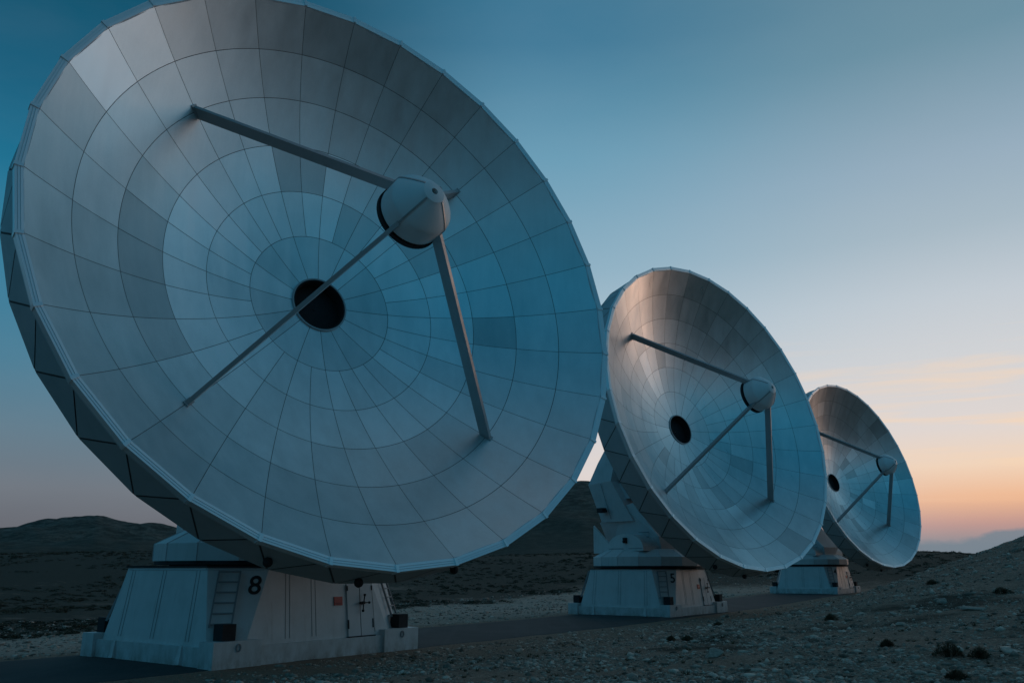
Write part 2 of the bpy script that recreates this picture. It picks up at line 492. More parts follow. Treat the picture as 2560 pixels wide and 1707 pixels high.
    prof = [(.765, 4.70), (.77, 4.72), (.77, 5.17), (.765, 5.20)]
    for q in range(1, 11):
        t = q/10; prof.append((.765 - (.765-.275)*t**1.18, 5.20 + .49*t))
    hood = prof[2:]
    prof += [(.268, 5.70), (.25, 5.708), (.075, 5.74), (.06, 5.72), (.055, 5.6), (.01, 5.6)]
    m.lathe(prof, 64)
    sub = m.build('subreflector', SUBM, root, smooth=True)
    try:
        md = sub.modifiers.new('edge', 'EDGE_SPLIT'); md.split_angle = R(28)
    except Exception: pass
    m = MB(dish); m.lathe([(.01, 4.42), (.4, 4.46), (.79, 4.54), (.80, 4.56), (.80, 4.66), (.70, 4.66), (.70, 4.70)], 64)
    m.build('shaded_mirror', DARK, sub, smooth=False)  # shadow on the secondary's underside is put into its black colour
    m = MB(dish); m.lathe([(.01, 5.6), (.058, 5.605), (.072, 5.743), (.062, 5.745)], 24); m.build('centre_port', DARK, sub)
    # --- four struts: deep flat blades, carried up over the hood as thin fins
    for q in range(4):
        a = 45 + 90*q
        ca, sa = math.cos(R(a)), math.sin(R(a))
        foot = Vector(par(5.445, a, -.02)); top = Vector((.70*ca, .70*sa, 4.93))
        side = Vector((-sa, ca, 0))
        dr = (top - foot).normalized(); hgt = dr.cross(side).normalized()
        if hgt.z < 0: hgt.negate()
        m = MB(dish); w, h = .095, .29
        l = lambda c, k=1.0: [c + side*w/2 + hgt*h/2*k, c - side*w/2 + hgt*h/2*k, c - side*w/2 - hgt*h/2*k, c + side*w/2 - hgt*h/2*k]
        m.loft([l(foot - dr*.08), l(top, .9)])
        st = m.build('support_strut', STRUTM, root, bevel=.012)
        m = MB(dish)
        pr_ = lambda r, z, o: Vector((r*ca, r*sa, z)) + side*o
        outl = [(r + .016, z + .01) for r, z in hood] + [(r - .05, z - .03) for r, z in hood[::-1]]
        outl = [(.80, 4.80)] + outl + [(.70, 4.80)]
        m.loft([[pr_(r, z, o) for r, z in outl] for o in (-.022, .022)])
        m.build('fin_plate', STRUTM, st)
        m = MB(dish)
        fb = Vector(par(5.445, a, .01))
        m.add([], [])
        m.loft([[fb + Vector((ca*dx - sa*dy, sa*dx + ca*dy, dx*.55)) for dx, dy in ((-.13, -.075), (.14, -.075), (.14, .075), (-.13, .075))],
                [fb + Vector((ca*dx - sa*dy, sa*dx + ca*dy, .03 + dx*.55)) for dx, dy in ((-.12, -.07), (.13, -.07), (.13, .07), (-.12, .07))]])
        m.build('foot_plate', STRUTM, st)
    return root

def number_plate(root_ped, ch, parent):
    me = text_mesh(ch, .62)
    P, nrm, d = face_frame(1, .008)
    o0 = P(.43, 1.70); up = (P(.43, 1.9) - P(.43, 1.5)).normalized()
    nw = Vector(ped(nrm)) ; dw = Vector(ped(d)); uw = Vector(ped(up))
    # text must read left to right seen from outside
    if dw.cross(uw).dot(nw) < 0: dw.negate()
    M = Matrix((dw, uw, nw)).transposed().to_4x4(); M.translation = Vector(ped(o0))
    me.transform(M); me.materials.clear(); me.materials.append(BLACKP)
    o = bpy.data.objects.new('number', me); return link(o, parent)

T1 = build_telescope()
part = lambda root, nm: [c for c in root.children if c.name.split('.')[0] == nm][0]
def copy_tree(o, parent=None):
    c = o.copy(); COL.objects.link(c)
    if parent is not None: c.parent = parent
    for ch in list(o.children): copy_tree(ch, c)
    return c
T2 = copy_tree(T1); T3 = copy_tree(T1)
def drop_branch(o):
    for ch in list(o.children): drop_branch(ch)
    bpy.data.objects.remove(o)
for t in (T2, T3):
    # on the two farther dishes only three struts can be seen
    upper_right = [c for c in t.children if c.name.split('.')[0] == 'support_strut'
                   and (Vector(c.data.vertices[0].co) - VTX).dot(X_AX) > 0 and (Vector(c.data.vertices[0].co) - VTX).dot(U_AX) > 0]
    for c in upper_right: drop_branch(c)
T1.location = (-6.71, 23.73, .02); T2.location = (6.862, 44.524, -.02); T3.location = (25.316, 74.027, .20)
reflector('reflector', T1, tones_first, 3)
reflector('reflector', T2, tones_rand, 21)
reflector('reflector', T3, tones_rand, 35)
for t, ch in ((T1, '8'), (T2, '5'), (T3, '4')): number_plate(None, ch, part(t, 'pedestal'))
GRP = 'radio telescopes standing along the track'
tag(T1, 'largest white radio telescope in front, dish filling the left, number 8 on its pedestal', 'radio telescope', GRP)
tag(T2, 'middle white radio telescope with number 5 on its pedestal and pink glow in its dish', 'radio telescope', GRP)
tag(T3, 'farthest and smallest white radio telescope, partly hidden behind the middle one', 'radio telescope', GRP)

# ------------------------------------------------------------------ terrain
TR_AZ = R(32.486); TX, TY = math.sin(TR_AZ), math.cos(TR_AZ)
def sstep(a, b, x):
    t = np.clip((x - a)/(b - a), 0, 1); return t*t*(3 - 2*t)
def vnoise(x, y, scale, seed):
    """smooth value noise on arrays"""
    rs = np.random.default_rng(seed); tab = rs.random((256, 256))
    x = x/scale + 1000.3; y = y/scale + 1000.7
    xi = np.floor(x).astype(int); yi = np.floor(y).astype(int); fx = x - xi; fy = y - yi
    fx = fx*fx*(3-2*fx); fy = fy*fy*(3-2*fy)
    g = lambda i, j: tab[(xi+i) & 255, (yi+j) & 255]
    return (g(0,0)*(1-fx)+g(1,0)*fx)*(1-fy) + (g(0,1)*(1-fx)+g(1,1)*fx)*fy - .5
def fbm(x, y, scale, seed, oct=4, gain=.5):
    s = 0; a = 1
    for o in range(oct):
        s = s + a*vnoise(x, y, scale/2**o, seed+o); a *= gain
    return s
def uw(x, y):
    dx, dy = x + 6.71, y - 23.73
    return dx*TX + dy*TY, dx*TY - dy*TX
def track_z(u): return .2*sstep(30, 58, u)
ROAD_U = np.array([-80, -30, -5, 15, 50, 160.]); ROAD_C = np.array([-.9, -.9, -.45, .75, .3, .3])
def road_c(u): return np.interp(u, ROAD_U, ROAD_C)
HALF = 2.75
FAR_AZ = np.radians([-180, -100, -60, -40, -31, -28.5, -25.5, -21.8, -17, -10, -4, 1, 4.5, 7, 11, 16, 21, 26, 32, 45, 70, 110, 180])
FAR_E = np.radians([1.0, 2.0, 2.5, 2.2, 2.15, 2.55, 2.95, 2.45, 2.1, 2.6, 3.9, 5.0, 5.35, 5.2, 3.8, 2.0, 1.1, .7, .6, .7, 1.0, 1.2, 1.0])
MID_AZ = np.radians([-180, -60, -31, -20, -10, -4, 0, 5, 12, 20, 25.2, 28.5, 33, 60, 110, 180])
MID_E = np.radians([-.2, .5, .9, 1.1, .7, .7, .85, 1.0, 1.0, .95, 1.0, .84, .9, .6, -.2, -.6])
def height(x, y):
    x = np.asarray(x, float); y = np.asarray(y, float)
    u, w = uw(x, y)
    d = np.hypot(x, y); az = np.arctan2(x, y)
    cw = w - road_c(u)
    h = track_z(u)*np.exp(-(np.clip(np.abs(cw) - 4, 0, None)/25)**2)
    # slope on the right hand side of the track
    s = np.clip(cw - 4.4, 0, None)
    ramp = .45*(np.sqrt((s-1.8)**2 + 1.2) + (s - 1.8))/2 - .45*(math.sqrt(1.8**2+1.2) - 1.8)/2
    ramp = 8.5*np.tanh(ramp/8.5)
    G = .06 + .94*sstep(-14, 50, u)
    G = G*(1 - sstep(58, 100, u))
    hill = ramp*G
    h = h + hill
    # gentle fall then scrub flats on the left
    h = h - .35*sstep(4, 16, -cw)*(1 - sstep(60, 140, d))
    # middle ridge and far hills
    em = np.interp(az, MID_AZ, MID_E); ef = np.interp(az, FAR_AZ, FAR_E)
    Hm = 2.1 + 170*np.tan(em); Hf = 2.1 + 560*np.tan(ef)
    bm_ = sstep(75, 170, d)*(1 - .55*sstep(170, 300, d))
    h = h*(1 - sstep(90, 170, d)) + Hm*bm_
    far = sstep(210, 560, d)
    h = h*(1 - far) + (Hf + 0*d)*far*(1 - .75*sstep(560, 1300, d))
    # roughness, none on the road bed
    off = sstep(HALF + .2, HALF + 2.2, np.abs(cw))
    rough = fbm(x, y, 3.2, 5, 4)*.22*np.clip(.35 + hill*.5, 0, 1.3) + fbm(x, y, .9, 9, 3)*.05*np.clip(.4 + hill, 0, 1)
    rough = rough*(1 - sstep(60, 140, d)) + fbm(x, y, 38, 15, 5)*4.2*sstep(70, 260, d)*(.35 + .65*sstep(200, 500, d))
    rough = rough + (fbm(x, y, 17, 25, 4)*1.5 - np.abs(fbm(x, y, 46, 27, 4))*3.0)*sstep(170, 420, d)
    # no ripple on the very skyline points needed: keep small there
    return h + rough*off

def build_ground():
    az = np.concatenate([np.arange(-180, -48, 3.0), np.arange(-48, -34, .5), np.arange(-34, 36, .17), np.arange(36, 60, .5), np.arange(60, 180, 3.0)])
    az = np.radians(az); na = len(az)
    rad = [1.2]
    while rad[-1] < 4200: rad.append(rad[-1]*(1.016 if rad[-1] < 120 else 1.024) + .0)
    rad = np.array(rad); nr = len(rad)
    A, D = np.meshgrid(az, rad)
    X, Y = D*np.sin(A), D*np.cos(A); Z = height(X, Y)
    vs = np.stack([X.ravel(), Y.ravel(), Z.ravel()], 1)
    vs = np.vstack([vs, [[0, 0, float(height(0, 0))]]])
    i, j = np.meshgrid(np.arange(nr-1), np.arange(na), indexing='ij'); k = (j+1) % na
    q = np.stack([i*na+j, (i+1)*na+j, (i+1)*na+k, i*na+k], -1).reshape(-1, 4)[:, ::-1]
    me = bpy.data.meshes.new('ground')
    nq = len(q); nt_ = na
    me.vertices.add(len(vs)); me.vertices.foreach_set('co', vs.astype(np.float32).ravel())
    tri = np.stack([np.full(na, nr*na), np.arange(na), (np.arange(na)+1) % na], 1)[:, ::-1]
    loops = np.concatenate([q.ravel(), tri.ravel()]).astype(np.int32)
    me.loops.add(len(loops)); me.loops.foreach_set('vertex_index', loops)
    st = np.concatenate([np.arange(nq)*4, nq*4 + np.arange(nt_)*3]).astype(np.int32)
    me.polygons.add(nq+nt_); me.polygons.foreach_set('loop_start', st)
    me.update(calc_edges=True); me.validate()
    me.polygons.foreach_set('use_smooth', [True]*len(me.polygons))
    # masks: R = scrub cover, G = pale gravel, B = brown track edge, A = far hills
    x, y = vs[:, 0], vs[:, 1]; u, w = uw(x, y); d = np.hypot(x, y); cw = w - road_c(u)
    edge = -10.5 - .18*np.clip(u, -20, 60) + 7*fbm(x, y, 14, 31, 3)
    left = sstep(0, 6, edge - cw)
    scr = left*np.clip(.85 + .6*fbm(x, y, 9, 41, 4), 0, 1)
    scr = np.maximum(scr, sstep(70, 110, d)*np.clip(.78 + .7*fbm(x, y, 26, 44, 5), 0, 1))
    scr = scr + .35*sstep(95, 125, d)
    scr = scr*(1 - .45*sstep(230, 420, d))
    right = sstep(3, 8, cw)*(1 - sstep(90, 120, d))
    scr = np.maximum(scr, right*np.clip(.12 + .9*fbm(x, y, 2.6, 51, 4), 0, 1))
    pale = (1 - left)*sstep(3, 4.5, -cw)*(1 - sstep(70, 110, d))*np.clip(.8 + .8*fbm(x, y, 5, 61, 3), 0, 1)
    brown = sstep(2.2, 3.4, cw)*(1 - sstep(4.5, 9, cw))*(1 - sstep(70, 110, d))
    far = sstep(200, 600, d)
    ca = me.color_attributes.new('cover', 'FLOAT_COLOR', 'POINT')
    ca.data.foreach_set('color', np.stack([scr, pale, brown, far], 1).astype(np.float32).ravel())
    m, nt, b = new_mat('stony_ground')
    tc = nt.new('ShaderNodeTexCoord').outputs['Object']
    at = nt.new('ShaderNodeAttribute'); at.attribute_name = 'cover'
    sp = nt.new('ShaderNodeSeparateColor'); nt.link(at.outputs['Color'], sp.inputs[0])
    farf = at.outputs['Alpha']
    n1 = nt.noise(tc, 1.1, 8, .7); n2 = nt.noise(tc, 14, 6, .7); n3 = nt.noise(tc, .12, 5, .6)
    vo = nt.new('ShaderNodeTexVoronoi'); vo.inputs['Scale'].default_value = 9; nt.link(tc, vo.inputs['Vector'])
    vo2 = nt.new('ShaderNodeTexVoronoi'); vo2.inputs['Scale'].default_value = 26; nt.link(tc, vo2.inputs['Vector'])
    vc = nt.new('ShaderNodeSeparateColor'); nt.link(vo2.outputs['Color'], vc.inputs[0])
    stone = nt.mix(nt.ramp(vc.outputs[0], [(.1, 0.0), (.95, 1.0)]), (.24, .155, .112), (.62, .44, .34))
    stone = nt.mix(nt.ramp(n2, [(.3, .75), (.7, 0.0)]), stone, (.15, .098, .07))
    stone = nt.mix(nt.ramp(n1, [(.35, .6), (.65, 0.0)]), stone, (.21, .138, .098))
    pale = nt.mix(nt.ramp(n2, [(.3, 0.0), (.7, 1.0)]), (.33, .24, .19), (.56, .42, .34))
    col = nt.mix(sp.outputs[1], stone, pale)
    col = nt.mix(nt.math('MULTIPLY', sp.outputs[2], .6), col, nt.mix(n2, (.18, .11, .073), (.33, .21, .145)))
    sc = nt.math('ADD', sp.outputs[0], nt.math('MULTIPLY', nt.math('SUBTRACT', n1, .5), 1.3))
    veg = nt.mix(nt.ramp(n2, [(.3, 0.0), (.7, 1.0)]), (.036, .031, .023), (.10, .082, .06))
    col = nt.mix(nt.ramp(sc, [(.35, 0.0), (.62, 1.0)]), col, veg)
    hillc = nt.mix(nt.ramp(n3, [(.35, 0.0), (.65, 1.0)]), (.095, .083, .068), (.20, .176, .146))
    hillc = nt.mix(nt.ramp(nt.noise(tc, .22, 9, .75), [(.44, .95), (.56, 0.0)]), hillc, (.03, .029, .023))
    col = nt.mix(farf, col, hillc)
    nt.link(col, b.inputs['Base Color']); b.inputs['Roughness'].default_value = .95
    b.inputs['Specular IOR Level'].default_value = .15
    bp = nt.new('ShaderNodeBump'); bp.inputs['Strength'].default_value = .9; bp.inputs['Distance'].default_value = .05
    hh = nt.math('ADD', nt.math('MULTIPLY', nt.math('SUBTRACT', 1.0, vo.outputs['Distance']), .9), nt.math('ADD', n2, nt.math('MULTIPLY', nt.math('SUBTRACT', 1.0, vo2.outputs['Distance']), .5)))
    nt.link(hh, bp.inputs['Height']); nt.link(bp.outputs[0], b.inputs['Normal'])
    me.materials.append(m)
    o = link(bpy.data.objects.new('ground', me)); tag(o, kind='structure'); return o
build_ground()

def build_road():
    us = np.concatenate([np.arange(-60, 100, .8), np.arange(100, 150, 4)])
    vs, fs = [], []
    for i, u in enumerate(us):
        c = float(road_c(u)); z = float(track_z(u))
        for w_, dz in ((-HALF - .22, -.10), (-HALF, .008), (-HALF*.5, .015), (0, .018), (HALF*.5, .015), (HALF, .008), (HALF + .22, -.10)):
            jit = .05*math.sin(u*1.7 + w_) + .04*math.sin(u*4.1) if abs(w_) > 2 else 0
            w = c + w_ + jit
            vs.append((-6.71 + u*TX + w*TY, 23.73 + u*TY - w*TX, z + dz))
        if i:
            for j in range(6):
                p = (i-1)*7 + j; fs.append((p, p+1, p+8, p+7)[::-1])
    m, nt, b = new_mat('dark_asphalt')
    tc = nt.new('ShaderNodeTexCoord').outputs['Object']
    a = nt.noise(tc, .5, 7, .65); c = nt.noise(tc, 22, 5, .7)
    st = nt.noise(nt.mapping(tc, (1.6, .12, 1), (0, 0, TR_AZ)), 1.0, 4, .5)
    col = nt.mix(nt.ramp(c, [(.3, 0.0), (.7, 1.0)]), (.022, .022, .023), (.055, .054, .053))
    col = nt.mix(nt.ramp(a, [(.4, 0.0), (.7, .6)]), col, (.075, .07, .064))
    col = nt.mix(nt.ramp(st, [(.5, 0.0), (.75, .5)]), col, (.09, .088, .085))
    nt.link(col, b.inputs['Base Color']); b.inputs['Roughness'].default_value = .85; b.inputs['Specular IOR Level'].default_value = .25
    bp = nt.new('ShaderNodeBump'); bp.inputs['Strength'].default_value = .4; bp.inputs['Distance'].default_value = .01
    nt.link(c, bp.inputs['Height']); nt.link(bp.outputs[0], b.inputs['Normal'])
    o = mesh_obj('track', vs, fs, m); tag(o, kind='structure')
build_road()

# ------------------------------------------------------------------ stones, tufts
def stone_mat(name, lo, hi):
    m, nt, b = new_mat(name)
    tc = nt.new('ShaderNodeTexCoord').outputs['Object']
    g = nt.new('ShaderNodeNewGeometry').outputs['Random Per Island']
    n = nt.noise(tc, 9, 6, .7)
    col = nt.mix(g, lo, hi)
    col = nt.mix(nt.ramp(n, [(.35, .55), (.6, 0.0)]), col, tuple(c*.45 for c in lo))
    nt.link(col, b.inputs['Base Color']); b.inputs['Roughness'].default_value = .9; b.inputs['Specular IOR Level'].default_value = .2
    bp = nt.new('ShaderNodeBump'); bp.inputs['Strength'].default_value = .5; bp.inputs['Distance'].default_value = .02
    nt.link(n, bp.inputs['Height']); nt.link(bp.outputs[0], b.inputs['Normal'])
    return m
STONE = stone_mat('limestone_rubble', (.15, .105, .08), (.78, .58, .47))
bm = bmesh.new(); bmesh.ops.create_icosphere(bm, subdivisions=1, radius=1)
ICO_V = np.array([v.co[:] for v in bm.verts]); ICO_F = np.array([[v.index for v in f.verts] for f in bm.faces]); bm.free()

def ray_points(n, dmin, dmax, amin, amax, power=1.0):
    d = dmin*(dmax/dmin)**(RNG.random(n)**power); a = np.radians(RNG.uniform(amin, amax, n))
    return d*np.sin(a), d*np.cos(a)

def instanced(name, P, S, base_v, base_f, mat, label, cat, flat=.6, smooth=False, jitter=.28):
    n = len(P); nv = len(base_v)
    V = np.repeat(base_v[None], n, 0)
    V = V*(1 + jitter*RNG.standard_normal((n, nv, 1)))
    sc = np.stack([S*RNG.uniform(.8, 1.5, n), S*RNG.uniform(.6, 1.1, n), S*flat*RNG.uniform(.6, 1.3, n)], 1)
    V = V*sc[:, None, :]
    t = RNG.uniform(0, 2*np.pi, n); c, s = np.cos(t), np.sin(t)
    X = V[..., 0]*c[:, None] - V[..., 1]*s[:, None]; Y = V[..., 0]*s[:, None] + V[..., 1]*c[:, None]
    V = np.stack([X, Y, V[..., 2]], -1) + P[:, None, :]
    F = (base_f[None] + (np.arange(n)*nv)[:, None, None]).reshape(-1, base_f.shape[1])
    me = bpy.data.meshes.new(name); k = base_f.shape[1]
    me.vertices.add(n*nv); me.vertices.foreach_set('co', V.astype(np.float32).ravel())
    me.loops.add(F.size); me.loops.foreach_set('vertex_index', F.astype(np.int32).ravel())
    me.polygons.add(len(F)); me.polygons.foreach_set('loop_start', (np.arange(len(F))*k).astype(np.int32))
    me.update(calc_edges=True); me.validate(); me.materials.append(mat)
    o = link(bpy.data.objects.new(name, me)); tag(o, label, cat, kind='stuff'); return o

def scatter(n, dmin, dmax, amin, amax, keep, power=1.0):
    x, y = ray_points(n, dmin, dmax, amin, amax, power)
    u, w = uw(x, y); cw = w - road_c(u)
    k = keep(x, y, u, cw); x, y = x[k], y[k]
    return np.stack([x, y, height(x, y)], 1)
right_side = lambda x, y, u, cw: (cw > HALF + .3 + .8*RNG.random(len(x))) & (fbm(x, y, 1.6, 71, 4) > -.12 + .7*(RNG.random(len(x)) - .5))
P = scatter(190000, 9, 75, -36, 36, right_side)
S = np.clip(.0115*np.exp(RNG.standard_normal(len(P))*.72), .007, .085)*(1 + np.hypot(P[:, 0], P[:, 1])/70)
instanced('rubble', P, S, ICO_V, ICO_F, STONE, 'loose grey limestone rubble scattered over the slope beside the track', 'stones')
left_side = lambda x, y, u, cw: (cw < -HALF - .3) & (cw > -26)
P = scatter(34000, 16, 110, -40, 30, left_side)
S = np.clip(.02*np.exp(RNG.standard_normal(len(P))*.6), .015, .2)*(1 + np.hypot(P[:, 0], P[:, 1])/60)
instanced('gravel', P, S, ICO_V, ICO_F, STONE, 'pale gravel lying on the flat behind the track', 'gravel')

def veg_mat(name, lo, hi):
    m, nt, b = new_mat(name)
    g = nt.new('ShaderNodeNewGeometry').outputs['Random Per Island']
    nt.link(nt.mix(g, lo, hi), b.inputs['Base Color']); b.inputs['Roughness'].default_value = .9; b.inputs['Specular IOR Level'].default_value = .1
    return m
TUFT = veg_mat('dry_grass', (.07, .055, .034), (.16, .125, .08))
SCRUB = veg_mat('dark_scrub', (.05, .043, .028), (.105, .09, .062))
SHRUBM = veg_mat('shrub_leaves', (.06, .047, .028), (.15, .118, .075))
def blades(n, h, spread, wid):
    vs, fs = [], []
    for i in range(n):
        a = random.uniform(0, 2*math.pi); r = spread*.35*math.sqrt(random.random()); l = spread*random.uniform(.3, 1)
        x, y = r*math.cos(a), r*math.sin(a); hh = h*random.uniform(.5, 1)
        px, py = -math.sin(a)*wid, math.cos(a)*wid
        k = len(vs)
        vs += [(x-px, y-py, -.02), (x+px, y+py, -.02), (x+l*math.cos(a), y+l*math.sin(a), hh)]
        fs.append((k, k+1, k+2))
    return np.array(vs), np.array(fs)
BV, BF = blades(26, 1.0, .9, .06)
P = scatter(1500, 11, 70, -36, 36, lambda x, y, u, cw: (cw > HALF + .5) & (fbm(x, y, 3.5, 81, 3) > .02))
S = RNG.uniform(.035, .09, len(P))*(1 + np.hypot(P[:, 0], P[:, 1])/90)
instanced('dry_grass', P, S, BV, BF, TUFT, 'low dry grass tufts between the stones of the slope', 'grass', flat=.8, jitter=.1)
# leaf clumps for the scrub flats and the ridge
def clump(n, seed):
    rs = random.Random(seed); vs, fs = [], []
    for i in range(n):
        t = rs.uniform(0, 2*math.pi); z = rs.random(); r = math.sqrt(max(0, 1 - z*z))*rs.uniform(.55, 1.08)
        c = Vector((r*math.cos(t), r*math.sin(t), z*.8*rs.uniform(.7, 1.1)))
        d1 = Vector((rs.gauss(0,1), rs.gauss(0,1), rs.gauss(0,1))).normalized()*.20; d2 = d1.orthogonal().normalized()*.16
        k = len(vs); vs += [c - d1, c + d2, c + d1, c - d2]; fs.append((k, k+1, k+2, k+3))
    return vs, fs
CV, CF = clump(46, 3); CV, CF = np.array([tuple(v) for v in CV]), np.array(CF)
def scrub_keep(x, y, u, cw):
    edge = -10.5 - .18*np.clip(u, -20, 60) + 7*fbm(x, y, 14, 31, 3)
    d = np.hypot(x, y)
    return ((cw < edge - 2) | (d > 105)) & (cw < 60) & (fbm(x, y, 9, 41, 4) > -.12)
P = scatter(19000, 30, 190, -38, 36, scrub_keep)
P = P[(np.abs(uw(P[:, 0], P[:, 1])[1]) > 6) | (np.hypot(P[:, 0], P[:, 1]) > 105)]
S = RNG.uniform(.09, .30, len(P))*(.55 + np.hypot(P[:, 0], P[:, 1])/150)
instanced('scrub', P, S, CV, CF, SCRUB, 'dark low scrub covering the flats and the ridge behind the telescopes', 'scrub', flat=.5, jitter=.05)

# single shrubs and boulders that stand out on the slope
def shrub(loc, r, h, seed, label):
    rs = random.Random(seed)
    root = link(bpy.data.objects.new('shrub', None)); root.location = loc
    vs, fs = [], []
    for i in range(int(1500*max(.5, r/.4))):
        t = rs.uniform(0, 2*math.pi); q = math.sqrt(rs.random())
        lump = .78 + .25*math.sin(3*t + seed) + .12*math.sin(7*t + seed*2)
        x, y = r*q*lump*math.cos(t), r*q*lump*math.sin(t)
        zz = .75*h*max(0, 1 - q**2.2)*rs.uniform(.25, 1.05)
        c = Vector((x, y, zz + .01)); d1 = Vector((x*.6 + rs.gauss(0,.2)*r, y*.6 + rs.gauss(0,.2)*r, h*rs.uniform(.4, 1.2))).normalized()*rs.uniform(.025, .06)
        d2 = d1.orthogonal().normalized()*.012
        k = len(vs); vs += [c - d2, c + d2, c + d1]; fs.append((k, k+1, k+2))
    mesh_obj('foliage', vs, fs, SHRUBM, root)
    m = MB()
    for i in range(7):
        t = 2*math.pi*i/7 + rs.random(); m.bar((0, 0, -.05), (r*.55*math.cos(t), r*.55*math.sin(t), h*.55), .015, .015)
    m.build('stems', TUFT, root)
    tag(root, label, 'shrub', 'dark cushion shrubs on the stony slope')
def boulder(loc, sx, sy, sz, rz, seed, label):
    bm = bmesh.new(); bmesh.ops.create_icosphere(bm, subdivisions=4, radius=1)
    off = Vector((seed*7.3, seed*3.1, seed*1.7))
    rs = random.Random(seed)
    planes = [(Vector((rs.gauss(0,1), rs.gauss(0,1), rs.gauss(0,1))).normalized(), rs.uniform(.42, .8)) for _ in range(14)]
    for v in bm.verts:
        for n_, d_ in planes:
            t = v.co.dot(n_)
            if t > d_: v.co -= n_*(t - d_)*.97
        v.co *= 1 + .16*noise.noise(v.co*1.6 + off) + .06*noise.noise(v.co*5 + off)
        v.co = Vector((v.co.x*sx, v.co.y*sy, v.co.z*sz))
    o = bm_obj('boulder', bm, BOULD); o.location = loc; o.rotation_euler = (0, 0, rz)
    tag(o, label, 'boulder', 'boulders lying on the stony slope')
BOULD = stone_mat('boulder_limestone', (.38, .305, .25), (.44, .36, .30))
SHRUBS = [
    (7.09, 14.63, .26, .26, 'widest dark cushion shrub near the bottom right corner of the slope'),
    (7.36, 14.23, .17, .20, 'smaller dark shrub touching the right side of the widest one'),
    (6.20, 12.69, .15, .15, 'low dark shrub at the bottom edge, just below the widest one'),
    (13.35, 24.24, .27, .22, 'dark shrub high on the slope at the right edge of the picture'),
    (8.34, 23.43, .20, .22, 'round dark shrub halfway up the slope, below the farthest telescope'),
    (6.76, 16.26, .12, .14, 'small upright shrub on open rubble, between the round shrub and the widest one'),
    (3.97, 22.46, .11, .13, 'left one of two small shrubs close together on the gravel beside the track'),
    (4.28, 21.98, .13, .12, 'right one of two small shrubs close together on the gravel beside the track'),
    (6.61, 28.75, .17, .15, 'flat shrub on the brown track edge, right of the middle telescope'),
    (13.91, 29.37, .22, .2, 'dark shrub just under the crest of the stony slope'),
]
BOULDERS = [
    (3.87, 17.35, .26, .20, .17, 'rounded brown boulder in the middle of the lower gravel, largest there'),
    (3.98, 17.75, .13, .10, .10, 'pale stone resting behind the rounded brown boulder'),
    (11.07, 21.5, .46, .24, .09, 'long flat pale slab near the right edge, below the crest'),
    (8.96, 20.6, .24, .16, .10, 'flat pale rock on the open slope, left of the long slab'),
    (11.34, 23.51, .17, .16, .17, 'upright pale block standing above the flat rocks of the slope'),
    (5.51, 16.81, .10, .10, .11, 'small blocky pale stone right of the rounded brown boulder'),
    (.38, 15.69, .15, .12, .12, 'pale blocky stone at the bottom edge under the gap between the pedestals'),
    (4.39, 14.37, .12, .10, .09, 'pale rounded stone near the bottom edge, right of centre'),
    (9.80, 23.01, .25, .15, .09, 'bluish flat rock under the farthest telescope, up on the slope'),
    (2.61, 19.05, .15, .12, .09, 'pale stone on the gravel left of the rounded brown boulder'),
]
for i, (x_, y_, r_, h_, lb) in enumerate(SHRUBS):
    shrub((x_, y_, float(height(x_, y_)) - .01), r_, h_, 100 + i, lb)
for i, (x_, y_, a_, b_, c_, lb) in enumerate(BOULDERS):
    boulder((x_, y_, float(height(x_, y_)) + c_*.2), a_*.85, b_*.85, c_*.85, i*1.3, 200 + i, lb)


